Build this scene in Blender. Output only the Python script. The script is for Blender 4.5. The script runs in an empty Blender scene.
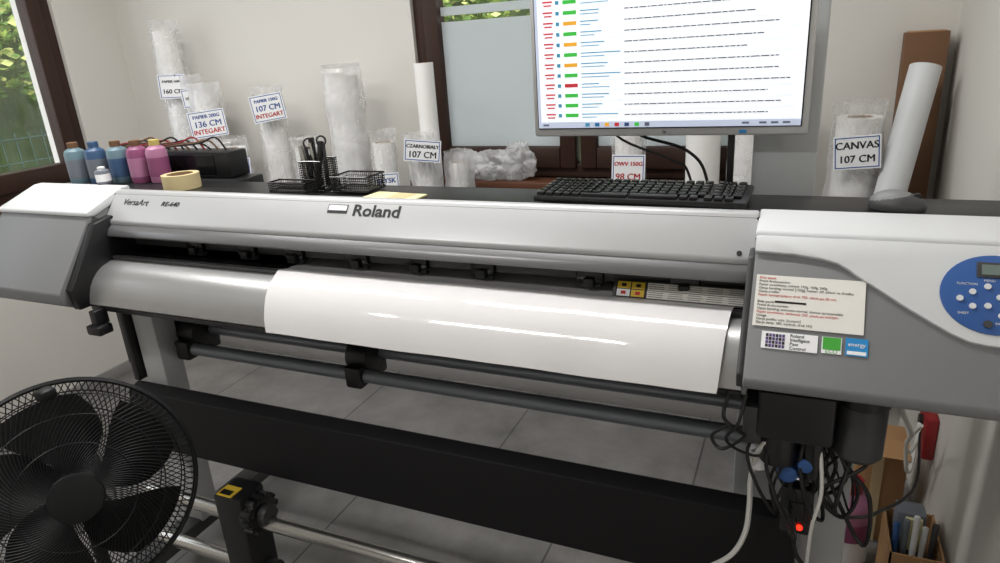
import bpy,bmesh,math,random
from mathutils import Vector,Matrix,noise
random.seed(7)
def S(r,g,b):
    f=lambda c:(c/255/12.92 if c/255<=.04045 else ((c/255+.055)/1.055)**2.4)
    return (f(r),f(g),f(b),1)
def mul(c,k): return tuple(min(1,x*k) for x in c[:3])+(1,)
MATS={}
def mat(name,col,rough=.5,metal=0,var=.05,scale=12,bump=0,bscale=80,coat=0,emit=0,spec=.5):
    m=bpy.data.materials.new(name); m.use_nodes=True; nt=m.node_tree; N=nt.nodes; L=nt.links
    p=N['Principled BSDF']; tc=N.new('ShaderNodeTexCoord'); nz=N.new('ShaderNodeTexNoise')
    nz.inputs['Scale'].default_value=scale; nz.inputs['Detail'].default_value=4
    L.new(tc.outputs['Object'],nz.inputs['Vector'])
    mx=N.new('ShaderNodeMix'); mx.data_type='RGBA'
    mx.inputs['A'].default_value=mul(col,1-var); mx.inputs['B'].default_value=mul(col,1+var)
    L.new(nz.outputs['Fac'],mx.inputs['Factor']); L.new(mx.outputs['Result'],p.inputs['Base Color'])
    p.inputs['Roughness'].default_value=rough; p.inputs['Metallic'].default_value=metal
    p.inputs['Coat Weight'].default_value=coat; p.inputs['Specular IOR Level'].default_value=spec
    if emit:
        L.new(mx.outputs['Result'],p.inputs['Emission Color']); p.inputs['Emission Strength'].default_value=emit
    if bump:
        n2=N.new('ShaderNodeTexNoise'); n2.inputs['Scale'].default_value=bscale
        L.new(tc.outputs['Object'],n2.inputs['Vector'])
        b=N.new('ShaderNodeBump'); b.inputs['Strength'].default_value=bump; b.inputs['Distance'].default_value=.01
        L.new(n2.outputs['Fac'],b.inputs['Height']); L.new(b.outputs['Normal'],p.inputs['Normal'])
    MATS[name]=m; return m
def mixmat(name,kind,col,fac,rough=.2):
    m=bpy.data.materials.new(name); m.use_nodes=True; nt=m.node_tree; N=nt.nodes; L=nt.links
    for n in list(N):
        if n.type!='OUTPUT_MATERIAL': N.remove(n)
    out=[n for n in N if n.type=='OUTPUT_MATERIAL'][0]
    tr=N.new('ShaderNodeBsdfTransparent'); gl=N.new('ShaderNodeBsdfGlossy'); gl.inputs['Roughness'].default_value=rough
    if kind=='glass':
        mx=N.new('ShaderNodeMixShader'); mx.inputs[0].default_value=fac
        L.new(tr.outputs[0],mx.inputs[1]); L.new(gl.outputs[0],mx.inputs[2]); L.new(mx.outputs[0],out.inputs[0])
    elif kind=='plastic':
        df=N.new('ShaderNodeBsdfDiffuse'); df.inputs[0].default_value=col
        tl=N.new('ShaderNodeBsdfTranslucent'); tl.inputs[0].default_value=col
        a=N.new('ShaderNodeMixShader'); a.inputs[0].default_value=.4
        L.new(df.outputs[0],a.inputs[1]); L.new(tl.outputs[0],a.inputs[2])
        b=N.new('ShaderNodeMixShader'); b.inputs[0].default_value=.12
        L.new(a.outputs[0],b.inputs[1]); L.new(gl.outputs[0],b.inputs[2])
        tc=N.new('ShaderNodeTexCoord'); nz=N.new('ShaderNodeTexNoise'); nz.inputs['Scale'].default_value=7; nz.inputs['Detail'].default_value=4; nz.inputs['Distortion'].default_value=1.2
        L.new(tc.outputs['Object'],nz.inputs['Vector'])
        mr=N.new('ShaderNodeMapRange'); mr.inputs[1].default_value=.35; mr.inputs[2].default_value=.7
        mr.inputs[3].default_value=fac*.6; mr.inputs[4].default_value=min(1,fac*1.5)
        L.new(nz.outputs['Fac'],mr.inputs[0])
        bp=N.new('ShaderNodeBump'); bp.inputs['Strength'].default_value=.3; bp.inputs['Distance'].default_value=.02
        L.new(nz.outputs['Fac'],bp.inputs['Height']); L.new(bp.outputs[0],gl.inputs['Normal'])
        c=N.new('ShaderNodeMixShader'); L.new(mr.outputs[0],c.inputs[0])
        L.new(tr.outputs[0],c.inputs[1]); L.new(b.outputs[0],c.inputs[2]); L.new(c.outputs[0],out.inputs[0])
    elif kind=='frost':
        df=N.new('ShaderNodeBsdfDiffuse'); df.inputs[0].default_value=col
        tl=N.new('ShaderNodeBsdfTranslucent'); tl.inputs[0].default_value=col
        a=N.new('ShaderNodeMixShader'); a.inputs[0].default_value=fac
        L.new(df.outputs[0],a.inputs[1]); L.new(tl.outputs[0],a.inputs[2]); L.new(a.outputs[0],out.inputs[0])
    MATS[name]=m; return m
# ---------------- materials
mat('wall_paint',S(221,218,212),.85,var=.02,scale=3,bump=.05,bscale=200)
mat('ceiling_paint',S(238,238,236),.9,var=.02)
mat('frame_brown',S(58,40,33),.5,var=.15,scale=25,spec=.3)
mat('sill_brown',S(98,62,44),.4,var=.15,scale=20)
mat('baseboard',S(150,148,146),.5)
mat('white_plastic',S(220,222,224),.45,var=.02,spec=.35)
mat('silver_cover',S(200,201,203),.38,metal=.25,var=.02)
mat('grey_body',S(130,131,133),.5,metal=.15,var=.02,bump=.03,bscale=600,spec=.35)
mat('grey_band',S(130,130,132),.34,metal=.45,var=.02)
mat('dark_grey',S(62,62,64),.4)
mat('black_plastic',S(26,26,28),.4,var=.1)
mat('black_gloss',S(18,18,20),.18,var=.05)
mat('black_panel',S(28,27,29),.6,var=.1,spec=.2)
mat('apron_metal',S(178,178,178),.36,metal=.65,var=.03)
mat('pipe_grey',S(135,140,148),.38,metal=.35)
mat('steel',S(200,198,194),.24,metal=.95)
mat('leg_grey',S(188,189,190),.45)
mat('paper',S(234,232,233),.10,var=.01,coat=1,spec=.6)
mat('paper_matte',S(246,245,243),.7,var=.02)
mat('card',S(245,246,248),.6,var=.01)
mat('core',S(165,135,100),.8)
mat('cardboard',S(178,138,96),.85,var=.08)
mat('brownboard',S(118,86,62),.85,var=.1)
mat('blue_ink',S(40,80,160),.6)
mat('red_ink',S(200,50,50),.6)
mat('txt_dark',S(40,40,44),.5)
mat('txt_black',S(15,15,16),.5)
mat('yellow',S(225,190,60),.5)
mat('green',S(70,170,60),.5)
mat('sky_blue',S(40,140,205),.5)
mat('panel_blue',S(52,92,158),.35)
mat('lcd',S(110,125,120),.2)
mat('purple',S(95,75,130),.5)
mat('masking',S(214,196,150),.7)
mat('bott_grey',S(118,124,134),.4); mat('bott_blue',S(62,92,130),.4); mat('bott_cyan',S(112,140,152),.4)
mat('bott_mag',S(150,82,122),.4); mat('bott_yel',S(205,188,110),.4); mat('bott_pink',S(185,125,160),.4)
mat('silver_bezel',S(196,196,196),.35,metal=.3)
mat('pillar_grey',S(196,199,201),.6)
mat('scr_white',S(240,244,250),.3,emit=.68,var=.005)
mat('scr_bar',S(196,206,228),.3,emit=.45)
mat('scr_top',S(225,230,240),.3,emit=.5)
mat('scr_grey',S(95,100,115),.3,emit=.3)
mat('scr_red',S(205,50,60),.3,emit=.35); mat('scr_green',S(60,190,70),.3,emit=.45)
mat('scr_yellow',S(235,170,50),.3,emit=.45); mat('scr_teal',S(70,150,185),.3,emit=.35)
mat('cable_white',S(220,220,215),.5); mat('cable_black',S(20,20,20),.5)
mat('valve_blue',S(50,90,150),.5); mat('red_led',S(255,40,20),.3,emit=3)
mat('red_box',S(150,35,40),.5)
mat('postit',S(235,228,180),.7)
mat('sheet_white',S(236,234,228),.6)
mat('fan_black',S(22,23,25),.45,spec=.3)
mat('fan_blade',S(14,15,16),.5,spec=.25)
mat('leaf_a',S(135,155,70),.6,var=.3); mat('leaf_b',S(95,125,55),.6,var=.3); mat('leaf_c',S(185,192,115),.6,var=.2)
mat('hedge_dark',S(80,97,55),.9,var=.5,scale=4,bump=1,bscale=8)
mat('bark',S(80,65,50),.9); mat('fence_green',S(35,70,60),.5)
mat('paving',S(150,146,140),.9,var=.1,scale=5)
mat('lamp_emit',S(250,252,255),.5,emit=3)
mixmat('glass','glass',None,.06,.0)
mixmat('film','plastic',S(244,244,245),.34,.25)
mixmat('film_dense','plastic',S(244,244,245),.50,.25)
mixmat('frosted','frost',S(222,226,228),.6)
def tile_mat():
    m=bpy.data.materials.new('floor_tile'); m.use_nodes=True; nt=m.node_tree; N=nt.nodes; L=nt.links
    p=N['Principled BSDF']; tc=N.new('ShaderNodeTexCoord'); br=N.new('ShaderNodeTexBrick')
    br.offset=0.5; br.inputs['Scale'].default_value=1; br.inputs['Brick Width'].default_value=.8; br.inputs['Row Height'].default_value=.8
    br.inputs['Mortar Size'].default_value=.004; br.inputs['Color1'].default_value=S(140,138,136); br.inputs['Color2'].default_value=S(127,125,123)
    br.inputs['Mortar'].default_value=S(88,87,86)
    L.new(tc.outputs['Object'],br.inputs['Vector'])
    nz=N.new('ShaderNodeTexNoise'); nz.inputs['Scale'].default_value=3.5; nz.inputs['Detail'].default_value=8; nz.inputs['Roughness'].default_value=.65
    L.new(tc.outputs['Object'],nz.inputs['Vector'])
    mr=N.new('ShaderNodeMapRange'); mr.inputs[1].default_value=.3; mr.inputs[2].default_value=.7; mr.inputs[3].default_value=.65; mr.inputs[4].default_value=1.3
    L.new(nz.outputs['Fac'],mr.inputs[0])
    vm=N.new('ShaderNodeVectorMath'); vm.operation='SCALE'; L.new(br.outputs['Color'],vm.inputs[0]); L.new(mr.outputs[0],vm.inputs['Scale'])
    L.new(vm.outputs[0],p.inputs['Base Color']); p.inputs['Roughness'].default_value=.38
    MATS['floor_tile']=m
tile_mat()

# ---------------- mesh builder
class MB:
    def __init__(s,name,M=None):
        s.name=name; s.bm=bmesh.new(); s.mats=[]; s.M=M or Matrix.Identity(4)
    def mi(s,m):
        if m not in s.mats: s.mats.append(m)
        return s.mats.index(m)
    def add(s,t,m,bevel=0,seg=2,recalc=True):
        if recalc: bmesh.ops.recalc_face_normals(t,faces=t.faces)
        if bevel: 
            bmesh.ops.bevel(t,geom=[e for e in t.edges if len(e.link_faces)==2 and e.calc_face_angle(0)>.35],offset=bevel,segments=seg,affect='EDGES',profile=.5)
        if m is not None:
            i=s.mi(m)
            for f in t.faces: f.material_index=i
        bmesh.ops.transform(t,matrix=s.M,verts=t.verts)
        me=bpy.data.meshes.new('t'); t.to_mesh(me); t.free(); s.bm.from_mesh(me); bpy.data.meshes.remove(me)
    def box(s,c,d,m,bevel=0,rot=None):
        t=bmesh.new(); bmesh.ops.create_cube(t,size=1)
        M=Matrix.Translation(c)@(rot.to_4x4() if rot else Matrix.Identity(4))@Matrix.Diagonal((d[0],d[1],d[2],1))
        bmesh.ops.transform(t,matrix=M,verts=t.verts); s.add(t,m,bevel)
    def bx(s,x0,x1,y0,y1,z0,z1,m,bevel=0):
        s.box(((x0+x1)/2,(y0+y1)/2,(z0+z1)/2),(x1-x0,y1-y0,z1-z0),m,bevel)
    def cyl(s,p0,p1,r,m,r2=None,seg=24,bevel=0):
        p0=Vector(p0);p1=Vector(p1);d=p1-p0;t=bmesh.new()
        bmesh.ops.create_cone(t,cap_ends=True,segments=seg,radius1=r,radius2=r if r2 is None else r2,depth=d.length)
        M=Matrix.Translation((p0+p1)/2)@d.to_track_quat('Z','Y').to_matrix().to_4x4()
        bmesh.ops.transform(t,matrix=M,verts=t.verts); s.add(t,m,bevel)
    def prism(s,prof,x0,x1,m,bevel=0):
        t=bmesh.new(); a=[t.verts.new((x0,y,z)) for y,z in prof]; b=[t.verts.new((x1,y,z)) for y,z in prof]
        t.faces.new(a); t.faces.new(b[::-1]); n=len(prof)
        for i in range(n): t.faces.new((a[i],b[i],b[(i+1)%n],a[(i+1)%n]))
        s.add(t,m,bevel)
    def poly(s,pts,z0,z1,m,bevel=0):
        t=bmesh.new(); a=[t.verts.new((x,y,z0)) for x,y in pts]; b=[t.verts.new((x,y,z1)) for x,y in pts]
        t.faces.new(a); t.faces.new(b[::-1]); n=len(pts)
        for i in range(n): t.faces.new((a[i],b[i],b[(i+1)%n],a[(i+1)%n]))
        s.add(t,m,bevel)
    def lathe(s,prof,p0,axis,m,seg=32,mis=None,wob=None):
        t=bmesh.new(); q=Vector(axis).normalized().to_track_quat('Z','Y'); p0=Vector(p0); R=[]
        for k,(r,h) in enumerate(prof):
            ring=[]
            for i in range(seg):
                a=2*math.pi*i/seg; rr=r
                if wob: rr=r+wob(a,h,k)
                ring.append(t.verts.new(p0+q@Vector((rr*math.cos(a),rr*math.sin(a),h))))
            R.append(ring)
        for k in range(len(R)-1):
            for i in range(seg):
                f=t.faces.new((R[k][i],R[k][(i+1)%seg],R[k+1][(i+1)%seg],R[k+1][i]))
                if mis: f.material_index=s.mi(mis[k])
        s.add(t,None if mis else m)
    def tube(s,pts,r,m,seg=6,closed=False):
        t=bmesh.new(); pts=[Vector(p) for p in pts]; n=len(pts); R=[]; up=None
        for k in range(n):
            if closed: d=pts[(k+1)%n]-pts[k-1]
            else: d=pts[min(k+1,n-1)]-pts[max(k-1,0)]
            d.normalize()
            if up is None:
                up=Vector((0,0,1)) if abs(d.z)<.9 else Vector((1,0,0))
            x=up-d*up.dot(d); x.normalize(); y=d.cross(x); up=x
            R.append([t.verts.new(pts[k]+x*r*math.cos(2*math.pi*i/seg)+y*r*math.sin(2*math.pi*i/seg)) for i in range(seg)])
        for k in range(n if closed else n-1):
            A=R[k];B=R[(k+1)%n]
            for i in range(seg): t.faces.new((A[i],A[(i+1)%seg],B[(i+1)%seg],B[i]))
        if not closed:
            t.faces.new(R[0][::-1]); t.faces.new(R[-1])
        s.add(t,m)
    def cable(s,ctrl,r,m,seg=6,n=8):
        P=[Vector(p) for p in ctrl]; P=[P[0]*2-P[1]]+P+[P[-1]*2-P[-2]]; out=[]
        for i in range(1,len(P)-2):
            for j in range(n):
                t=j/n; a,b,c,d=P[i-1:i+3]
                out.append(.5*((2*b)+(c-a)*t+(2*a-5*b+4*c-d)*t*t+(3*b-a-3*c+d)*t**3))
        out.append(P[-2]); s.tube(out,r,m,seg)
    def text(s,txt,size,M,m,ext=.0004,ax='CENTER',sx=1,bold=0):
        c=bpy.data.curves.new('tx','FONT'); c.body=txt; c.size=size; c.align_x=ax; c.align_y='CENTER'; c.extrude=ext; c.resolution_u=3; c.offset=bold
        o=bpy.data.objects.new('tx',c); bpy.context.collection.objects.link(o)
        dg=bpy.context.evaluated_depsgraph_get(); me=bpy.data.meshes.new_from_object(o.evaluated_get(dg))
        t=bmesh.new(); t.from_mesh(me); bmesh.ops.transform(t,matrix=M@Matrix.Diagonal((sx,1,1,1)),verts=t.verts)
        bpy.data.objects.remove(o); bpy.data.curves.remove(c); bpy.data.meshes.remove(me)
        s.add(t,m,recalc=False)
    def done(s,angle=35):
        me=bpy.data.meshes.new(s.name); s.bm.to_mesh(me); s.bm.free()
        for k in s.mats: me.materials.append(MATS[k])
        me.shade_smooth(); me.set_sharp_from_angle(angle=math.radians(angle))
        o=bpy.data.objects.new(s.name,me); bpy.context.collection.objects.link(o)
        vs=[v.co for v in me.vertices]
        c=Vector([(min(v[i] for v in vs)+max(v[i] for v in vs))/2 for i in range(3)])
        me.transform(Matrix.Translation(-c)); o.location=c
        return o
RX=lambda a:Matrix.Rotation(math.radians(a),4,'X')
RZ=lambda a:Matrix.Rotation(math.radians(a),4,'Z')
T=Matrix.Translation
# ---------------- room
XL,XR,YB,YF,ZC=-3.4,.43,2.75,-1.7,2.7
b=MB('floor'); b.bx(XL-.3,XR+.3,YF-.3,YB+.3,-.1,0,'floor_tile'); o=b.done()
b=MB('ceiling'); b.bx(XL-.3,XR+.3,YF-.3,YB+.3,ZC,ZC+.1,'ceiling_paint'); b.done()
BW=(-1.6,-.13,1.06,2.35)
b=MB('wall_back')
b.bx(XL-.3,BW[0],YB,YB+.3,0,ZC,'wall_paint'); b.bx(BW[1],XR+.3,YB,YB+.3,0,ZC,'wall_paint')
b.bx(BW[0],BW[1],YB,YB+.3,0,BW[2],'wall_paint'); b.bx(BW[0],BW[1],YB,YB+.3,BW[3],ZC,'wall_paint'); b.done()
LW=(.4,2.41,1.06,2.35)
b=MB('wall_left')
b.bx(XL-.3,XL,YF-.3,LW[0],0,ZC,'wall_paint'); b.bx(XL-.3,XL,LW[1],YB,0,ZC,'wall_paint')
b.bx(XL-.3,XL,LW[0],LW[1],0,LW[2],'wall_paint'); b.bx(XL-.3,XL,LW[0],LW[1],LW[3],ZC,'wall_paint'); b.done()
b=MB('wall_right'); b.bx(XR,XR+.3,YF-.3,YB,0,ZC,'wall_paint'); b.done()
b=MB('wall_front'); b.bx(XL,XR,YF-.3,YF,0,ZC,'wall_paint'); b.done()
b=MB('baseboard_back'); b.bx(XL,XR,YB-.012,YB,0,.07,'baseboard',.002); b.done()
b=MB('baseboard_left'); b.bx(XL,XL+.012,YF,YB-.012,0,.07,'baseboard',.002); b.done()
b=MB('baseboard_right'); b.bx(XR-.012,XR,YF,YB-.012,0,.07,'baseboard',.002); b.done()
def window(name,a0,a1,z0,z1,along,pos,mulls,frost):
    b=MB(name)
    def bb(u0,u1,d0,d1,za,zb,m,bv=.004):
        if along=='X': b.bx(u0,u1,pos+d0,pos+d1,za,zb,m,bv)
        else: b.bx(pos-d1,pos-d0,u0,u1,za,zb,m,bv)
    fw=.055
    bb(a0,a0+fw,.02,.10,z0,z1,'frame_brown'); bb(a1-fw,a1,.02,.10,z0,z1,'frame_brown')
    bb(a0+fw,a1-fw,.02,.10,z0,z0+fw,'frame_brown'); bb(a0+fw,a1-fw,.02,.10,z1-fw,z1,'frame_brown')
    ed=[a0+fw]+mulls+[a1-fw]
    for i in range(len(ed)-1):
        l=ed[i]+(.0 if i==0 else .01); r=ed[i+1]-(.0 if i==len(ed)-2 else .01); sw=.07
        bb(l,l+sw,.0,.075,z0+.04,z1-.04,'frame_brown',.008); bb(r-sw,r,.0,.075,z0+.04,z1-.04,'frame_brown',.008)
        bb(l+sw,r-sw,.0,.075,z0+.04,z0+.04+sw+.02,'frame_brown',.008); bb(l+sw,r-sw,.0,.075,z1-.04-sw,z1-.04,'frame_brown',.008)
        gz0=z0+.13; gz1=z1-.11
        bb(l+sw,r-sw,.04,.044,gz0,gz1,'glass',0)
        if frost:
            bb(l+sw,r-sw,.037,.039,gz0,z0+.66,'frosted',0)
            bb(l+sw,r-sw,.037,.039,z0+.685,z0+.72,'frosted',0)
    return b.done()
window('window_1',LW[0],LW[1],LW[2],LW[3],'Y',XL,[1.42],False)
window('window_2',BW[0],BW[1],BW[2],BW[3],'X',YB,[-.865],True)
b=MB('trim_1'); b.bx(BW[0]-.03,BW[1]+.03,2.64,YB+.03,1.02,1.06,'sill_brown',.006); b.done()
b=MB('trim_2'); b.bx(XL-.03,XL+.08,LW[0],LW[1],1.03,1.06,'sill_brown',.006); b.done()
SH=.92
b=MB('storage_shelf'); b.bx(-3.1,.40,2.34,YB,SH-.025,SH,'dark_grey',.003)
for x in (-3.0,-2.2,-1.4,-.6,.2): b.bx(x-.012,x+.012,2.4,YB,SH-.05,SH-.025,'dark_grey'); b.bx(x-.012,x+.012,YB-.015,YB,SH-.22,SH-.025,'dark_grey')
b.done()
# ---------------- ceiling lamps (linear fixtures)
for i,(x,y,e) in enumerate([(-2.3,1.45,19.5),(-.75,1.45,18),(-1.5,-.3,21)]):
    b=MB('ceiling_lamp'); b.bx(x-.62,x+.62,y-.08,y+.08,ZC-.05,ZC-.001,'white_plastic',.004); b.bx(x-.6,x+.6,y-.06,y+.06,ZC-.054,ZC-.05,'lamp_emit'); b.done()
    l=bpy.data.lights.new('ceiling_light','AREA'); l.shape='RECTANGLE'; l.size=1.2; l.size_y=.12; l.energy=e; l.color=(1,.982,.955)
    lo=bpy.data.objects.new('ceiling_light',l); lo.location=(x,y,ZC-.056); bpy.context.collection.objects.link(lo)

# ---------------- printer
b=MB('wide_format_printer')
X0,X1=-1.83,-.065
b.bx(-2.2,.39,1.335,1.535,1.25,1.284,'black_plastic',.004)
b.bx(-2.2,.39,1.48,1.56,.99,1.25,'black_plastic',.006)
b.bx(-2.2,-1.56,1.535,1.66,1.23,1.283,'black_plastic',.004)
b.bx(X0,X1,1.26,1.48,1.0,1.104,'black_gloss')
b.prism([(1.358,1.294),(1.343,1.291),(1.283,1.217),(1.283,1.205),(1.295,1.205),(1.358,1.27)],X0+.004,X1-.002,'silver_cover',.004)
b.prism([(1.289,1.21),(1.270,1.194),(1.263,1.178),(1.27,1.172),(1.30,1.19),(1.31,1.21)],X0+.006,X1-.004,'grey_band',.004)
b.prism([(1.31,1.25),(1.31,1.185),(1.40,1.175),(1.42,1.25)],X0,X1,'black_plastic')
b.bx(X0,X1,1.345,1.365,1.128,1.15,'dark_grey',.003)
b.bx(X0,X1,1.395,1.41,1.135,1.175,'dark_grey',.003)
b.cyl((X0,1.385,1.13),(X1,1.385,1.13),.007,'steel')
for x in (-1.55,-1.36,-1.2,-1.0,-.83,-.655,-.4,-.2):
    b.bx(x-.03,x+.03,1.33,1.37,1.125,1.157,'black_gloss',.004)
    b.bx(x-.012,x+.012,1.318,1.34,1.118,1.14,'black_plastic',.003)
    b.cyl((x-.022,1.345,1.118),(x+.022,1.345,1.118),.008,'dark_grey',seg=12)
b.prism([(1.30,1.108),(1.25,1.106),(1.222,1.098),(1.205,1.088),(1.188,1.073),(1.174,1.053),(1.165,1.03),(1.16,1.008),(1.17,1.0),(1.30,1.0)],X0+.02,X1-.005,'apron_metal')
b.bx(X0+.02,X1-.005,1.166,1.18,.988,1.001,'black_plastic',.002)
b.bx(X0,X1,1.25,1.48,.975,1.0,'black_plastic',.004)
b.bx(X0,X1,1.262,1.275,1.108,1.118,'dark_grey',.002)
LP=[(1.36,1.287),(1.246,1.243),(1.10,1.052),(1.105,1.02),(1.14,1.0),(1.50,.985),(1.545,1.0),(1.545,1.25),(1.42,1.283)]
b.prism(LP,-2.22,X0,'grey_body',.006)
b.prism([(1.39,1.297),(1.362,1.296),(1.238,1.250),(1.236,1.238),(1.26,1.235),(1.39,1.28)],-2.225,X0+.004,'white_plastic',.004)
b.prism([(1.35,1.24),(1.235,1.22),(1.12,1.06),(1.13,1.0),(1.42,1.0)],X0,X0+.028,'black_plastic',.004)
b.prism([(1.255,1.235),(1.12,1.058),(1.135,1.048),(1.27,1.225)],X0-.002,X0+.006,'dark_grey',.002)
b.bx(-1.775,-1.75,1.13,1.17,.955,1.0,'black_plastic',.004); b.bx(-1.79,-1.735,1.12,1.165,.93,.958,'black_plastic',.006)
RP=[(1.40,1.28),(1.2735,1.268),(1.10,1.06),(1.106,1.042),(1.15,1.02),(1.50,.985),(1.545,1.0),(1.545,1.25),(1.44,1.28)]
b.prism(RP,X1,.395,'grey_body',.006)
b.prism([(1.385,1.290),(1.272,1.277),(1.268,1.268),(1.29,1.255),(1.385,1.255)],X1-.002,.398,'white_plastic',.004)
b.prism([(1.33,1.24),(1.26,1.23),(1.12,1.06),(1.13,1.03),(1.42,1.0)],X1-.012,X1,'dark_grey',.003)
U=Vector((0,.15,.185)).normalized(); Nn=Vector((0,-U.z,U.y))
F=Matrix(((1,0,0,0),(0,U.y,Nn.y,1.25),(0,U.z,Nn.z,1.245),(0,0,0,1)))
K=.2382
b.M=F
def fs(l): return [(x,-s*K) for x,s in l]
b.poly(fs([(X1+.0,-.12),(.396,-.12),(.396,.575),(.33,.585),(.285,.58),(.26,.565),(.235,.52),(.205,.445),(.17,.355),(.135,.255),(.10,.16),(.085,.11),(.068,.07),(.045,.045),(.0,.02),(X1,.01)]),-.01,.006,'white_plastic',.002)
circ=[(.292+.074*math.cos(a),-.055+.066*math.sin(a)) for a in [i*math.pi/24 for i in range(48)]]
b.poly(circ,.004,.0085,'panel_blue',.001)
b.box((.305,-.015,.009),(.075,.026,.003),'dark_grey',.001); b.box((.305,-.015,.0108),(.062,.017,.001),'lcd')
for (x,y) in [(.262,-.053),(.262,-.077),(.282,-.043),(.298,-.06),(.282,-.075),(.30,-.09),(.315,-.05),(.315,-.075),(.335,-.06),(.245,-.065)]:
    b.cyl((x,y,.008),(x,y,.0115),.0048,'white_plastic',seg=16)
b.cyl((.282,-.105,.008),(.282,-.105,.012),.006,'dark_grey',seg=16)
for (x,y,t) in [(.255,-.04,'FUNCTION'),(.285,-.033,'MENU'),(.30,-.103,'PAUSE'),(.25,-.089,'SHEET')]:
    b.text(t,.0055,T((x,y,.0088)),'white_plastic',.0001)
b.box((.028,-.0925,.0012),(.172,.094,.0008),'sheet_white')
lines=['Biały pasek','Przed drukowaniem','Papier powlekany, solvent 130g, 160g, 240g','Opcja banding: normal [150g], heater: off, jakosc na środku','Opcja profilu:','Papier samoprzylepny druk 720, cięcie po 20 min','','Biały pasek','Przed drukowaniem','Opcja banding: pionowo normal, zawsze za krawedzia','Papier powlekany, kalibracja 350, pauza po każdym','Uwaga','Opcja profilu: solv, [custom]','Opcja temp: 38C wydruk, druk HQ']
for i,t in enumerate(lines):
    b.text(t,.0062,T((-.053,-.051-i*.0063,.002)),'txt_dark' if i%5 else 'red_ink',.0001,'LEFT')
b.box((.0,-.094,.002),(.05,.0035,.0006),'txt_black')
b.box((.003,-.163,.0012),(.088,.030,.0008),'card'); 
for i in range(6):
    for j in range(4): b.box((-.032+i*.0052,-.173+j*.0062,.0018),(.0042,.0052,.0006),'purple' if (i+j)%3 else 'txt_dark')
for i,t in enumerate(['Roland','Intelligent','Pass','Control']): b.text(t,.0078,T((.004,-.1525-i*.0072,.0018)),'txt_black',.0001,'LEFT',bold=.0001)
b.box((.068,-.162,.0012),(.03,.028,.0008),'card'); b.box((.068,-.159,.0018),(.027,.021,.0006),'green'); b.text('ECO',.009,T((.068,-.1725,.0018)),'green',.0001)
b.box((.105,-.161,.0012),(.033,.03,.0008),'sky_blue'); b.text('energy',.0095,T((.105,-.157,.002)),'card',.0001); b.box((.105,-.171,.0018),(.028,.006,.0004),'card')
U2=Vector((0,1.343-1.283,1.291-1.217)).normalized(); N2=Vector((0,-U2.z,U2.y))
b.M=Matrix(((1,0,0,0),(0,U2.y,N2.y,1.343),(0,U2.z,N2.z,1.291),(0,0,0,1)))
b.text('Roland',.042,T((-.918,-.032,.0008)),'txt_dark',.0004,sx=1.14,bold=.0009)
b.box((-1.03,-.026,.0008),(.054,.014,.0014),'card'); b.box((-1.03,-.0365,.0008),(.057,.007,.0014),'txt_dark')
b.box((-1.03,-.0185,.0008),(.057,.002,.0014),'txt_dark')
for sx in (-1,1): b.box((-1.03+sx*.0275,-.026,.0008),(.002,.016,.0014),'txt_dark')
sh=Matrix.Identity(4); sh[0][1]=.3
b.text('VersaArt',.027,T((-1.725,-.036,.0008))@sh,'txt_dark',.0003); b.text('RE-640',.019,T((-1.59,-.037,.0008))@sh,'txt_dark',.0003,sx=1.2,bold=.0003)
for x in (X0+.03,X1-.03): b.cyl((x,-.085,0),(x,-.085,.003),.005,'txt_black',seg=12)
b.M=Matrix.Identity(4)
U3=Vector((0,.5,.6)).normalized(); N3=Vector((0,-U3.z,U3.y))
b.M=Matrix(((1,0,0,-.209),(0,U3.y,N3.y,1.315),(0,U3.z,N3.z,1.126),(0,0,0,1)))
b.box((0,0,-.002),(.27,.040,.002),'dark_grey'); b.box((-.097,0,0),(.062,.036,.001),'txt_black')
for i in range(2):
    for j in range(2): b.box((-.112+i*.030,-.0085+j*.017,.0012),(.0275,.0150,.0006),'yellow' if (i,j)!=(0,0) else 'card'); b.box((-.112+i*.030,-.0085+j*.017,.0018),(.010,.007,.0004),'txt_black' if j else 'red_ink')
for j in range(2):
    b.box((.034,-.0085+j*.0175,0),(.194,.0158,.001),'sheet_white')
    for k in range(5):
        for i in range(3): b.box((-.044+k*.039-random.random()*.003,-.0085+j*.0175+.0045-i*.0045,.001),(.032-random.random()*.008,.0009,.0004),'dark_grey')
b.M=Matrix.Identity(4)
# stand
for x,m in ((-1.87,'leg_grey'),(.10,'leg_grey')):
    b.bx(x-.045,x+.045,1.35,1.43,.11,.99,m,.006)
    b.bx(x-.04,x+.04,1.02,1.85,.07,.12,'dark_grey',.006)
    for y in (1.07,1.8):
        b.cyl((x-.02,y,.03),(x+.02,y,.03),.03,'black_plastic'); b.bx(x-.028,x+.028,y-.02,y+.03,.045,.075,'dark_grey',.004)
b.bx(-1.95,-1.925,1.33,1.5,.66,.985,'black_plastic',.004); b.bx(-2.0,-1.95,1.36,1.4,.70,.95,'black_plastic',.004)
b.bx(-1.83,.06,1.545,1.575,.83,1.0,'black_panel',.004)
for x in (-1.85,.08): b.bx(x-.02,x+.02,1.40,1.58,.72,.86,'black_plastic',.005)
b.prism([(1.335,.66),(1.325,.665),(1.285,.65),(1.265,.465),(1.275,.455),(1.335,.45)],-1.93,.05,'black_panel',.004)
b.cyl((-1.84,1.5,.795),(.0,1.5,.795),.018,'pipe_grey'); b.cyl((-1.84,1.42,.757),(.03,1.42,.757),.020,'pipe_grey')
for x in (-1.78,-1.12,-.03):
    b.bx(x-.025,x+.03,1.39,1.53,.725,.79,'black_plastic',.008); b.cyl((x-.035,1.46,.80),(x+.035,1.46,.80),.045,'black_plastic',bevel=.004)
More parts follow.
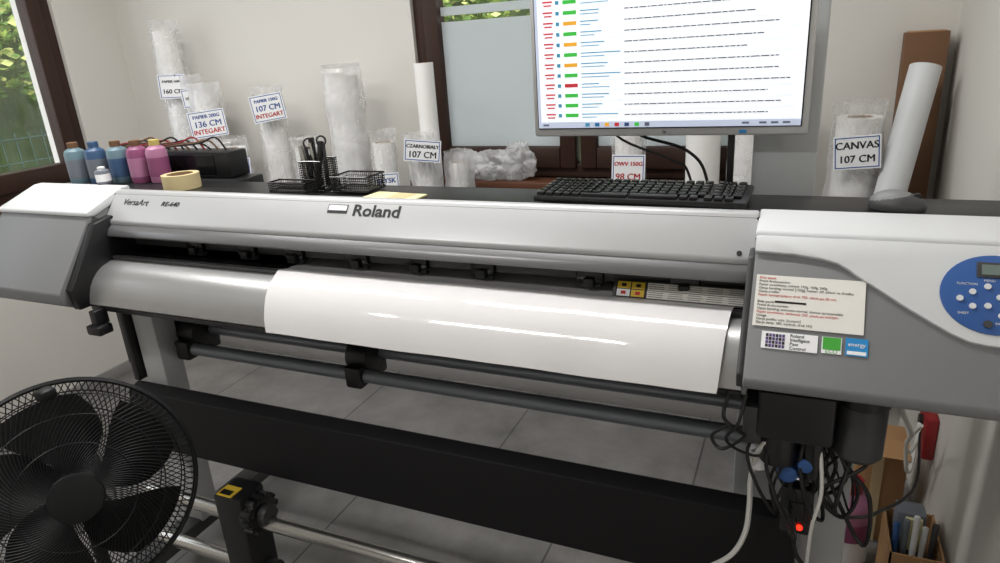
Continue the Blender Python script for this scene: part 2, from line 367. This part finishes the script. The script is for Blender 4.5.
b.cyl((-1.83,1.2,.35),(.05,1.2,.35),.022,'steel'); b.cyl((-1.83,1.2,.17),(.05,1.2,.17),.022,'steel')
x=-1.43
b.bx(x-.06,x+.045,1.15,1.25,.02,.45,'black_plastic',.012)
b.cyl((x+.03,1.2,.38),(x+.075,1.2,.38),.056,'black_gloss',bevel=.006)
for i in range(12):
    a=i*math.pi/6; b.box((x+.06,1.2+.054*math.cos(a),.38+.054*math.sin(a)),(.03,.016,.016),'black_plastic',.002,Matrix.Rotation(a,3,'X'))
b.cyl((x+.07,1.2,.38),(x+.10,1.2,.38),.03,'dark_grey',bevel=.004)
b.bx(x-.045,x+.01,1.155,1.2,.449,.453,'yellow'); b.bx(x-.04,x-.0,1.16,1.18,.4525,.4535,'txt_black')
b.cyl((x-.05,1.2,.17),(x+.08,1.2,.17),.035,'black_plastic',bevel=.004); b.bx(x-.05,x+.03,1.1,1.3,.0,.05,'black_plastic',.01)
b.done()

# printed paper
b=MB('printed_paper_sheet')
prof=[(1.47,1.107),(1.40,1.108),(1.345,1.109),(1.30,1.112),(1.262,1.1215),(1.245,1.117),(1.222,1.107),(1.203,1.096),(1.184,1.079),(1.169,1.057),(1.157,1.034),(1.150,1.014),(1.146,1.002)]
n=60
t=bmesh.new(); rows=[]
for k,(y,z) in enumerate(prof):
    f=k/(len(prof)-1); r=[]; xl=-1.21+.055*f; xr=-.095-.015*f
    for i in range(n+1):
        u=i/n; wv=.0016*math.sin(u*13+.6)+.001*math.sin(u*31)
        r.append(t.verts.new((xl+(xr-xl)*u,y-(.002+wv)*f,z+wv*f)))
    rows.append(r)
for k in range(len(rows)-1):
    for i in range(n): t.faces.new((rows[k][i],rows[k][i+1],rows[k+1][i+1],rows[k+1][i]))
b.add(t,'paper')
b.done(60)

# ---------------- keyboard
b=MB('computer_keyboard',T((-.312,1.436,1.294))@RZ(-1.5)@RX(2.5))
b.box((0,0,.008),(.445,.145,.014),'black_plastic',.005)
for r in range(6):
    y=.058-r*.0225-(0 if r==0 else .004)
    x=-.215
    while x<.205:
        w=.0165
        if r==5 and -.12<x<.0: w=.1
        g=.0035
        if x+w>.213: break
        b.box((x+w/2,y,.018),(w,.0175,.008),'black_gloss',.002); x+=w+g
        if abs(x-.075)<.009 or abs(x-.14)<.009: x+=.008
for sx in (-.19,.19): b.box((sx,.05,-.005),(.03,.012,.012),'black_plastic',.002); b.box((sx,-.05,-.001),(.03,.012,.006),'black_plastic',.001)
b.done()
# ---------------- mouse
b=MB('computer_mouse')
t=bmesh.new(); bmesh.ops.create_uvsphere(t,u_segments=28,v_segments=16,radius=1)
for v in t.verts:
    if v.co.z<-.2: v.co.z=-.2
bmesh.ops.transform(t,matrix=T((.168,1.43,1.292))@RZ(70)@Matrix.Diagonal((.030,.05,.028,1)),verts=t.verts); b.add(t,'dark_grey')
t=bmesh.new(); bmesh.ops.create_uvsphere(t,u_segments=24,v_segments=12,radius=1)
bmesh.ops.transform(t,matrix=T((.163,1.43,1.296))@RZ(70)@Matrix.Diagonal((.025,.043,.027,1)),verts=t.verts)
for v in t.verts: v.co.z=max(v.co.z,1.288)
b.add(t,'grey_body')
b.cyl((.198,1.416,1.312),(.198,1.423,1.312),.007,'black_plastic',seg=12); b.done()
# ---------------- monitor
b=MB('desktop_monitor')
mx0,mx1,my,mz0,mz1=-.602,.006,1.57,1.404,1.775
b.bx(mx0,mx1,my,my+.045,mz0,mz1,'silver_bezel',.006)
b.bx(mx0+.012,mx1-.012,my-.004,my+.002,mz0+.018,mz1-.012,'black_gloss',.001)
sx0,sx1,sz0,sz1=mx0+.015,mx1-.015,mz0+.021,mz1-.016
b.bx(sx0,sx1,my-.006,my-.004,sz0,sz1,'scr_white')
W=sx1-sx0
def q(f0,f1,z0,z1,m): b.bx(sx0+f0*W,sx0+f1*W,my-.0066,my-.006,z0,z1,m)
q(0,1,sz0,sz0+.014,'scr_bar'); q(0,.012,sz0+.014,sz1,'scr_bar'); q(0,1,sz1-.02,sz1,'scr_top')
for i,m in enumerate(['scr_teal','sky_blue','scr_yellow','scr_red','panel_blue','scr_green','scr_grey']):
    b.bx(sx0+(.20+.04*i)*W,sx0+(.218+.04*i)*W,my-.0072,my-.0066,sz0+.003,sz0+.011,m)
for f in (.02,.8,.86,.9,.94): b.bx(sx0+f*W,sx0+(f+.025)*W,my-.0072,my-.0066,sz0+.005,sz0+.009,'scr_grey')
cols=['scr_green','scr_green','scr_green','scr_red','scr_green','scr_yellow','scr_green','scr_yellow','scr_green','scr_yellow','scr_green','scr_green','scr_green']
for i in range(13):
    z=sz0+.027+i*.0225
    q(.035,.076,z+.003,z+.0065,'scr_red'); q(.04,.072,z-.0045,z-.0015,'scr_red'); q(.088,.102,z-.002,z+.006,'scr_teal')
    q(.118,.172,z-.002,z+.0062,cols[i])
    q(.187,.187+.06+random.random()*.1,z+.0035,z+.0057,'scr_teal'); q(.187,.187+.03+random.random()*.1,z-.0035,z-.0018,'scr_teal')
    x=.36; end=.72+random.random()*.24
    while x<end:
        w=.008+random.random()*.025; q(x,min(x+w,end),z+.001,z+.0033,'scr_grey'); x+=w+.004
    q(.02,.98,z-.0094,z-.0088,'scr_bar')
b.bx(-.13,-.115,my+.0-.001,my+.002,mz0+.005,mz0+.012,'sky_blue')
b.text('hp',.009,T((-.29,my-.001,mz0+.010))@RX(90),'dark_grey')
b.bx(-.105,.03,1.65,1.71,0.02,2.0,'pillar_grey',.004); b.bx(-.2,.12,1.62,1.92,0,.02,'pillar_grey',.006)
b.bx(-.1,.0,1.615,1.65,1.5,1.62,'dark_grey',.004)
b.bx(-.155,-.14,1.595,1.605,1.25,1.45,'cable_black',.003)
b.cable([(-.36,1.62,1.45),(-.36,1.63,1.40),(-.25,1.64,1.36),(-.2,1.63,1.29),(-.19,1.64,1.1)],.004,'cable_black')
b.cable([(-.45,1.62,1.45),(-.40,1.62,1.39),(-.28,1.62,1.34),(-.24,1.63,1.3),(-.2,1.64,1.1)],.003,'cable_black')
b.done()
# ---------------- desk items
b=MB('masking_tape_roll'); b.lathe([(.036,0),(.052,0),(.052,.042),(.036,.042),(.036,0)],(-1.65,1.425,1.2850),(0,0,1),'masking',mis=['masking','masking','masking','core']); b.done()
b=MB('sticky_note_pad',T((-.91,1.395,1.285))@RZ(-6)); b.box((0,0,.002),(.15,.07,.004),'postit',.0005); b.box((.02,.005,.0045),(.05,.05,.001),'masking'); b.done()
def meshbasket(b,cx,cy,z0,w,d,h,m='black_gloss'):
    b.bx(cx-w/2,cx+w/2,cy-d/2,cy+d/2,z0,z0+.003,m)
    for zz in (z0+.002,z0+h):
        b.tube([(cx-w/2,cy-d/2,zz),(cx+w/2,cy-d/2,zz),(cx+w/2,cy+d/2,zz),(cx-w/2,cy+d/2,zz)],.0022,m,closed=True)
    nx=int(w/.006)
    for i in range(nx+1):
        x=cx-w/2+w*i/nx
        for y in (cy-d/2,cy+d/2): b.tube([(x,y,z0),(x,y,z0+h)],.0009,m,4)
    ny=int(d/.006)
    for i in range(ny+1):
        y=cy-d/2+d*i/ny
        for x in (cx-w/2,cx+w/2): b.tube([(x,y,z0),(x,y,z0+h)],.0009,m,4)
    for k in range(1,int(h/.006)):
        zz=z0+k*.006
        b.tube([(cx-w/2,cy-d/2,zz),(cx+w/2,cy-d/2,zz),(cx+w/2,cy+d/2,zz),(cx-w/2,cy+d/2,zz)],.0009,m,4,True)
b=MB('mesh_pen_organizer')
z0=1.2875
meshbasket(b,-1.175,1.455,z0,.07,.07,.078); meshbasket(b,-1.055,1.455,z0,.11,.085,.04); meshbasket(b,-1.205,1.380,z0+.008,.12,.045,.026)
for i in range(9):
    x=-1.175+random.uniform(-.025,.025); y=1.455+random.uniform(-.025,.025); dx=random.uniform(-.02,.02); dy=random.uniform(-.02,.02); h=random.uniform(.11,.14)
    m=['black_plastic','txt_black','dark_grey','steel','black_gloss'][i%5]
    b.cyl((x,y,1.293),(x+dx,y+dy,1.286+h),.005 if i%3 else .008,m,seg=10,bevel=.001)
b.lathe([(.010,0),(.014,.0),(.014,.004),(.010,.004),(.010,0)],(-1.185,1.44,1.41),(1,-.6,.2),'black_plastic'); b.lathe([(.010,0),(.014,.0),(.014,.004),(.010,.004),(.010,0)],(-1.15,1.45,1.415),(1,-.6,.2),'black_plastic')
b.done()
b=MB('black_junction_box'); b.bx(-1.98,-1.60,1.57,1.65,1.284,1.365,'black_plastic',.006); b.bx(-1.95,-1.66,1.566,1.572,1.295,1.355,'black_gloss',.002)
for i in range(12): b.cable([(-1.98+.03*i,1.62,1.36),(-2.0+.03*i,1.6,1.385+.01*(i%3)),(-2.05+.03*i,1.58,1.39),(-2.1+.02*i,1.57,1.37),(-2.1+.02*i,1.575,1.3)],.0028,['red_box','cable_black','brownboard','cable_black'][i%4])
b.done()
def bottle(b,x,y,z,r,h,m,cap='black_plastic',lab=None):
    b.lathe([(.001,0),(r*.92,0),(r,.006),(r,h*.72),(r*.9,h*.80),(r*.45,h*.88),(r*.42,h*.90),(.001,h*.9)],(x,y,z),(0,0,1),m,seg=28)
    b.lathe([(.001,h*.88),(r*.5,h*.88),(r*.5,h),(r*.46,h*1.01),(.001,h*1.01)],(x,y,z),(0,0,1),cap,seg=20)
    if lab: b.lathe([(r*1.01,h*.15),(r*1.01,h*.6)],(x,y,z),(0,0,1),lab,seg=28)
for i,(x,y,m,l) in enumerate([(-2.12,1.45,'bott_cyan','bott_grey'),(-2.045,1.465,'bott_blue','bott_grey'),(-1.965,1.48,'bott_cyan','bott_blue'),(-1.89,1.49,'bott_mag','bott_pink'),(-1.82,1.502,'bott_pink','bott_mag'),(-1.945,1.40,'bott_grey','card')]):
    b=MB('ink_bottle'); k=(i==5)
    bottle(b,x,y,1.285 if not k else 1.2975,.031 if not k else .021,.128 if not k else .05,m,['brownboard','bott_blue','brownboard','brownboard','bott_yel','card'][i],l); b.done()
# ---------------- paper rolls
def film_shell(b,p0,p1,r,amp,m='film',top=.05):
    p0=Vector(p0);p1=Vector(p1);L=(p1-p0).length; n=40; sd=random.random()*50
    prof=[]
    for k in range(n+1):
        f=k/n; rr=r*(1+.03*math.sin(f*20+sd))
        if f>.93: rr*= 1+ (f-.93)*3*random.uniform(-1,1)
        prof.append((rr,f*(L+top)))
    def wob(a,h,k):
        v=Vector((math.cos(a)*1.8,math.sin(a)*1.8,h*4+sd)); w=Vector((math.cos(a)*4,math.sin(a)*4,h*8+sd))
        return amp*(noise.noise(v)*1.5+.4*abs(noise.noise(w))) if k>1 else 0
    b.lathe(prof,p0,p1-p0,m,seg=48,wob=wob)
def roll(p0,p1,r,film=None,famp=.012,label=None,name='paper_roll',m='paper_matte',core=.035,lift=.002):
    b=MB(name); p0=Vector(p0);p1=Vector(p1)
    p0=p0+(p1-p0)*((SH+lift-p0.z)/(p1.z-p0.z))
    d=p1-p0; L=d.length; core=min(core,r*.75)
    b.lathe([(.001,.0),(r,0),(r,L),(core+.004,L),(core,L),(core,L-.1),(.001,L-.1)],p0,d,m,mis=[m,m,m,'core','core','txt_black'])
    if film: film_shell(b,p0,p1,r*1.1+.006,famp,film)
    if label:
        z,w,h,yaw,rl,lines,off=label
        f=(z-p0.z)/(p1.z-p0.z); c=p0+d*f; yw=math.radians(yaw); c=c+Vector((math.sin(yw),-math.cos(yw),0))*(r*1.1+off)
        b.M=T(c)@RZ(yaw)@RX(84)@RZ(rl)
        b.box((0,0,0),(w,h,.0012),'card')
        for yy,hh in ((h/2-.006,.003),(-h/2+.006,.003)): b.box((0,yy,.001),(w-.009,hh,.0006),'blue_ink')
        for xx in (w/2-.006,-w/2+.006): b.box((xx,0,.001),(.003,h-.009,.0006),'blue_ink')
        n=len(lines); hh=(h-.02)/n
        for i,(t,cm) in enumerate(lines):
            sz=min(hh*1.1,(w-.024)/(len(t)*.58))
            for o in (-.0009,0,.0009): b.text(t,sz,T((o,h/2-.01-hh*(i+.5)+o*.5,.001)),cm)
        b.M=Matrix.Identity(4)
    return b.done()
B,R_='blue_ink','red_ink'
D='txt_dark'
roll((-2.93,2.62,0),(-2.93,2.62,1.78),.054,'film',.012,(1.52,.125,.115,38,-2,[('PAPIER 160G',D),('160 CM',D)],.02))
roll((-2.78,2.60,0),(-2.81,2.61,1.52),.042,'film',.010,(1.46,.09,.09,38,3,[('107 CM',D)],.02),lift=.004)
roll((-2.66,2.50,0),(-2.68,2.56,1.48),.056,'film_dense',.018,(1.345,.165,.125,40,4,[('PAPIER 200G',B),('136 CM',B),('INTEGART',R_)],.03),lift=.006)
roll((-2.48,2.455,0),(-2.48,2.455,1.235),.074,'film',.014,(1.14,.165,.12,40,-3,[('PAPER 100G',B),('107 CM',B),('INTEGART',R_)],.03))
roll((-2.31,2.58,0),(-2.31,2.58,1.45),.056,'film',.010,(1.41,.145,.12,36,6,[('PAPIER 150G',B),('107 CM',B),('INTEGART',R_)],.04))
roll((-2.14,2.58,0),(-2.14,2.58,1.22),.05,'film',.012)
roll((-1.87,2.56,0),(-1.87,2.56,1.53),.070,'film_dense',.012)
roll((-1.67,2.52,0),(-1.67,2.52,1.25),.044,'film',.01,(1.07,.11,.11,30,0,[('BŁYSK',B),('98 CM',B)],.02))
roll((-1.455,2.56,0),(-1.455,2.56,1.565),.040,None)
roll((-1.42,2.43,0),(-1.42,2.43,1.25),.045,'film_dense',.02,(1.24,.145,.085,28,-8,[('CZARNOBIAŁY',D),('107 CM',D)],.04))
roll((-1.30,2.50,0),(-1.30,2.50,1.17),.042,'film_dense',.02)
roll((-.60,2.54,0),(-.60,2.54,1.31),.05,'film',.01,(1.15,.12,.115,12,-2,[('OWV 150G',R_),('98 CM',R_)],.02))
roll((-.33,2.54,0),(-.33,2.54,1.45),.06,None); roll((-.17,2.54,0),(-.17,2.54,1.45),.055,'film',.01)
roll((.155,2.52,0),(.160,2.52,1.325),.068,'film',.014,(1.225,.135,.105,-2,5,[('CANVAS',D),('107 CM',D)],.02),name='canvas_roll')
roll((.07,2.06,0),(.328,2.55,1.47),.045,None,m='white_plastic',lift=.026)
b=MB('cardboard_tube_box')
b.bx(.275,.395,2.64,2.735,SH+.001,1.57,'brownboard',.002); b.bx(.283,.387,2.648,2.727,1.56,1.573,'cardboard'); b.done()
b=MB('crumpled_plastic_film')
for (cx,cy,cz,rx,ry,rz) in [(-1.22,2.68,1.12,.11,.04,.06),(-1.11,2.68,1.14,.07,.04,.075),(-1.33,2.68,1.12,.08,.03,.06)]:
    t=bmesh.new(); bmesh.ops.create_icosphere(t,subdivisions=5,radius=1); sd=random.random()*9
    for v in t.verts:
        p=v.co.copy(); k=1+.4*noise.noise(p*2.2+Vector((sd,0,0)))+.3*abs(noise.noise(p*5+Vector((sd,3,0))))
        v.co=Vector((p.x*rx*k+cx,p.y*ry*k+cy,max(1.062,p.z*rz*k+cz)))
    b.add(t,'film_dense')
b.done(180)
# ---------------- items beneath right housing
b=MB('ink_drain_assembly')
b.bx(-.04,.09,1.18,1.32,.90,1.0,'black_plastic',.01); b.cyl((.0,1.22,.84),(.0,1.22,.92),.035,'black_plastic',bevel=.005)
b.cyl((.06,1.21,.82),(.06,1.21,.92),.02,'black_gloss',bevel=.004); b.bx(-.065,-.03,1.19,1.28,.88,.96,'dark_grey',.006)
b.lathe([(.001,0),(.036,0),(.042,.008),(.042,.1),(.036,.112),(.03,.118),(.03,.13),(.001,.13)],(.135,1.24,.865),(0,0,1),'dark_grey')
b.cyl((.135,1.24,.975),(.135,1.24,1.005),.046,'black_plastic',bevel=.003)
b.bx(.0,.06,1.22,1.27,.80,.84,'valve_blue',.008); b.cyl((.03,1.245,.84),(.03,1.245,.91),.012,'steel'); b.cyl((.02,1.20,.82),(.02,1.23,.82),.018,'valve_blue',bevel=.003)
b.cyl((.05,1.19,.85),(.05,1.24,.85),.014,'valve_blue',bevel=.003)
b.cyl((-.035,1.23,.81),(-.035,1.23,.85),.02,'card',bevel=.003)
b.bx(.012,.072,1.225,1.262,.668,.775,'black_plastic',.008); b.bx(.028,.056,1.221,1.226,.70,.745,'black_gloss',.002); b.cyl((.05,1.222,.69),(.05,1.219,.69),.006,'red_led',seg=12)
b.cable([(.04,1.245,.67),(.05,1.25,.6),(.1,1.28,.5),(.12,1.32,.3),(.1,1.3,.05),(.2,1.5,.012),(.30,1.68,.012)],.005,'cable_black')
b.cable([(.02,1.2,.93),(-.03,1.2,.87),(-.045,1.23,.78),(-.045,1.245,.70),(-.05,1.245,.63),(-.075,1.24,.57),(-.13,1.235,.52),(-.2,1.235,.46),(-.24,1.22,.3),(-.2,1.4,.1),(-.1,1.6,.012)],.0055,'cable_white')
for i in range(16):
    a=random.uniform(-.02,.12)
    b.cable([(a,1.2+.006*i,.92),(a+random.uniform(-.04,.04),1.19+.006*i,.86),(a+random.uniform(-.04,.05),1.18+.006*i,.79),(a+random.uniform(-.03,.05),1.2+.006*i,random.uniform(.66,.74)),(a+random.uniform(-.03,.03),1.24+.006*i,.78),(.06,1.28,.9)],random.choice((.0025,.0035,.004)),'cable_black')
b.cable([(.07,1.2,.9),(.08,1.19,.8),(.07,1.2,.7),(.075,1.25,.5),(.1,1.3,.3)],.0035,'cable_white')
b.cable([(-.09,1.16,1.0),(-.095,1.14,.96),(-.07,1.15,.93),(-.06,1.18,.90),(-.1,1.19,.86),(-.12,1.2,.88),(-.09,1.2,.91)],.0035,'cable_black')
b.cable([(-.06,1.16,1.0),(-.07,1.14,.95),(-.09,1.15,.91),(-.07,1.18,.87),(-.03,1.19,.86),(-.02,1.2,.9)],.003,'cable_black')
b.cable([(.13,1.24,.87),(.11,1.2,.80),(.11,1.22,.74),(.15,1.3,.68),(.22,1.5,.56),(.34,1.8,.45),(.385,2.1,.46)],.004,'cable_black')
b.cable([(.20,1.5,.95),(.27,1.7,.72),(.33,1.9,.55),(.34,2.0,.45),(.355,2.03,.35),(.37,2.06,.34),(.385,2.12,.39)],.006,'cable_white')
b.cable([(.36,1.95,.55),(.34,2.0,.46),(.36,2.05,.40),(.375,2.05,.45),(.385,2.12,.46)],.006,'cable_white')
b.done()
b=MB('solvent_bottle'); bottle(b,.215,1.98,0.0,.060,.32,'bott_pink','red_box','bott_mag'); b.lathe([(.0612,.05),(.0612,.13)],(.215,1.98,0),(0,0,1),'card'); b.done()
b=MB('solvent_bottle'); bottle(b,.10,2.12,0.0,.055,.27,'card','bott_mag','sheet_white'); b.done()
b=MB('cardboard_box'); b.bx(.235,.375,2.13,2.27,.0,.36,'cardboard',.003); b.box((.30,2.10,.37),(.14,.07,.004),'cardboard',0,Matrix.Rotation(.4,3,'X')); b.bx(.28,.31,2.127,2.13,0,.36,'masking'); b.done()
b=MB('cardboard_box')
for (x0,x1,y0,y1) in ((.29,.415,1.70,1.705),(.29,.415,1.895,1.90),(.29,.295,1.70,1.90),(.41,.415,1.70,1.90)): b.bx(x0,x1,y0,y1,0,.30,'cardboard')
b.bx(.29,.415,1.70,1.90,0,.005,'cardboard')
for i in range(5): b.cyl((.31+.02*i,1.75+.02*(i%2),.02),(.31+.022*i,1.78,.34+.015*(i%3)),.008,['valve_blue','bott_grey','card','card','dark_grey'][i],seg=12,bevel=.002)
b.bx(.31,.38,1.80,1.86,.01,.36,'bott_grey',.005); b.bx(.33,.37,1.79,1.80,.25,.35,'postit'); b.done()
b=MB('wall_socket'); b.bx(.395,.4295,2.08,2.20,.36,.50,'red_box',.008); b.cyl((.396,2.14,.46),(.386,2.14,.46),.022,'black_plastic'); b.cyl((.396,2.14,.395),(.386,2.14,.395),.018,'card'); b.done()
# ---------------- fan
fc=Vector((-1.275,.69,.842)); fn=Vector((1,-.62,.32)).normalized()
q=fn.to_track_quat('Z','Y').to_matrix().to_4x4()
b=MB('pedestal_fan',T(fc)@q@Matrix.Scale(.95,4))
Rr=.228
def dome(r,s): return s*(.062*(1-(r/Rr)**2.4)+.012)
NW=110
for s_,tw in ((1,.9),(-1,-.7)):
    for i in range(NW):
        a=2*math.pi*i/NW; pts=[]
        for k in range(11):
            f=k/10; r=.045+(Rr-.045)*f; th=a+tw*(1-f)**1.3
            pts.append((r*math.cos(th),r*math.sin(th),dome(r,s_)))
        b.tube(pts,.0011,'fan_black',4)
    for r in (.05,.11,.165,.205): b.tube([(r*math.cos(t*math.pi/32),r*math.sin(t*math.pi/32),dome(r,s_)) for t in range(64)],.0014,'fan_black',5,True)
for z,rr in ((.012,.003),(-.012,.003),(0,.006)): b.tube([((Rr+.003)*math.cos(t*math.pi/36),(Rr+.003)*math.sin(t*math.pi/36),z) for t in range(72)],rr,'fan_black',6,True)
b.cyl((0,0,.066),(0,0,.08),.05,'fan_black',bevel=.004); b.cyl((0,0,-.03),(0,0,.04),.04,'fan_blade',bevel=.005)
b.cyl((0,0,-.2),(0,0,-.07),.055,'fan_black',bevel=.02)
for i in range(5):
    t=bmesh.new(); g=[]
    for u in range(9):
        row=[]
        for v in range(7):
            r=.035+(.20-.035)*u/8; wd=.55+.4*math.sin(math.pi*min(1,u/8*.8+.1))
            th=2*math.pi*i/5+(v/6-.5)*wd*1.25+.5*u/8; zz=.03*(v/6-.5)*2*(1-.3*u/8)
            row.append(t.verts.new((r*math.cos(th),r*math.sin(th),zz)))
        g.append(row)
    for u in range(8):
        for v in range(6): t.faces.new((g[u][v],g[u+1][v],g[u+1][v+1],g[u][v+1]))
    b.add(t,'fan_blade')
b.M=Matrix.Identity(4)
mc=fc-fn*.135
b.box((fc.x,fc.y,fc.z+.215),(.03,.03,.022),'fan_black',.006)
b.cyl((mc.x,mc.y,.03),(mc.x,mc.y,mc.z-.03),.014,'fan_black'); b.cyl((mc.x,mc.y,.03),(mc.x,mc.y,.45),.019,'fan_black')
b.cyl((mc.x,mc.y,mc.z-.09),(mc.x,mc.y,mc.z),.03,'fan_black',bevel=.006)
b.lathe([(.001,.035),(.03,.04),(.05,.035),(.17,.02),(.19,.01),(.19,0),(.001,0)],(mc.x,mc.y,0),(0,0,1),'fan_black',seg=48)
b.done()
# ---------------- outside
b=MB('ground_outside'); b.bx(-14,6,-4,14,-.45,-.4,'paving'); b.done()
def leaves(name,pts,n,mats,size):
    verts=[];faces=[];mi=[]
    for i in range(n):
        c,rad=random.choice(pts); d=Vector((random.gauss(0,1),random.gauss(0,1),random.gauss(0,1))).normalized()*rad*random.uniform(.6,1.05)
        p=Vector(c)+d; q=Vector((random.gauss(0,1),random.gauss(0,1),random.gauss(0,1))).normalized().to_track_quat('Z','Y')
        s=size*random.uniform(.6,1.3); k=len(verts)
        for v in ((-.5,0,0),(0,-.28,.05),(.5,0,0),(0,.28,.05)): verts.append(p+q@Vector(v)*s)
        faces.append((k,k+1,k+2,k+3)); mi.append(random.randrange(len(mats)))
    me=bpy.data.meshes.new(name); me.from_pydata(verts,[],faces)
    for m in mats+['hedge_dark']: me.materials.append(MATS[m])
    me.polygons.foreach_set('material_index',mi); return me
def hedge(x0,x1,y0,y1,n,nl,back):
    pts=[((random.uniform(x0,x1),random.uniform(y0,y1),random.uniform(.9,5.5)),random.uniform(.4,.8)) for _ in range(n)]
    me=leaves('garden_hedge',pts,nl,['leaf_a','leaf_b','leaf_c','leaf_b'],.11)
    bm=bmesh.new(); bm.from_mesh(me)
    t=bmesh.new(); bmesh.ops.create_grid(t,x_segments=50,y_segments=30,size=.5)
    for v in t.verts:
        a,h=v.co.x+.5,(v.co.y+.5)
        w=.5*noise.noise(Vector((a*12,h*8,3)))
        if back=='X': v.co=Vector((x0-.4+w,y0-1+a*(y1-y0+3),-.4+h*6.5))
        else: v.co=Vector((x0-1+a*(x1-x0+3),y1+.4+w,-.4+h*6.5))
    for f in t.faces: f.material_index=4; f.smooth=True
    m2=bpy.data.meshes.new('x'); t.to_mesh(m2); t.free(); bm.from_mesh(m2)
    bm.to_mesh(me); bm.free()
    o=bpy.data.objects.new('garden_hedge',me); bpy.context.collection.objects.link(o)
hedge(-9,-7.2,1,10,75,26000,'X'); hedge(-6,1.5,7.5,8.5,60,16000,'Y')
b=MB('garden_fence')
for i in range(60): b.tube([(-6.2,1+i*.12,-.4),(-6.2,1+i*.12,1.15)],.005,'fence_green',4)
for k in range(8): b.tube([(-6.2,1,-.3+k*.2),(-6.2,8.1,-.3+k*.2)],.005,'fence_green',4)
for i in range(4): b.bx(-6.23,-6.17,1+i*2.3,1.06+i*2.3,-.4,1.25,'fence_green')
b.done()
# ---------------- light / world
w=bpy.data.worlds.new('World'); bpy.context.scene.world=w; w.use_nodes=True
bg=w.node_tree.nodes['Background']; bg.inputs[0].default_value=(.90,.95,1,1); bg.inputs[1].default_value=3.0
sn=bpy.data.lights.new('sun','SUN'); sn.energy=3; sn.angle=.05; sn.color=(1,.95,.85)
so=bpy.data.objects.new('sun',sn); so.rotation_euler=Vector((-.6,.6,-1)).to_track_quat('-Z','Y').to_euler(); so.location=(0,0,8); bpy.context.collection.objects.link(so)
# ---------------- camera
Rv=Vector((.916,.3952,-.0637)); Fw=Vector((-.3936,.8569,-.3332)).normalized()
Rv=(Rv-Fw*Rv.dot(Fw)).normalized(); Up=Rv.cross(Fw)
cam=bpy.data.cameras.new('camera'); co=bpy.data.objects.new('camera',cam); bpy.context.collection.objects.link(co)
Bk=-Fw
co.matrix_world=Matrix(((Rv.x,Up.x,Bk.x,0),(Rv.y,Up.y,Bk.y,0),(Rv.z,Up.z,Bk.z,1.63),(0,0,0,1)))
cam.sensor_width=36; cam.lens=24.48; cam.clip_start=.02
sc=bpy.context.scene; sc.camera=co
sc.view_settings.view_transform='Standard'
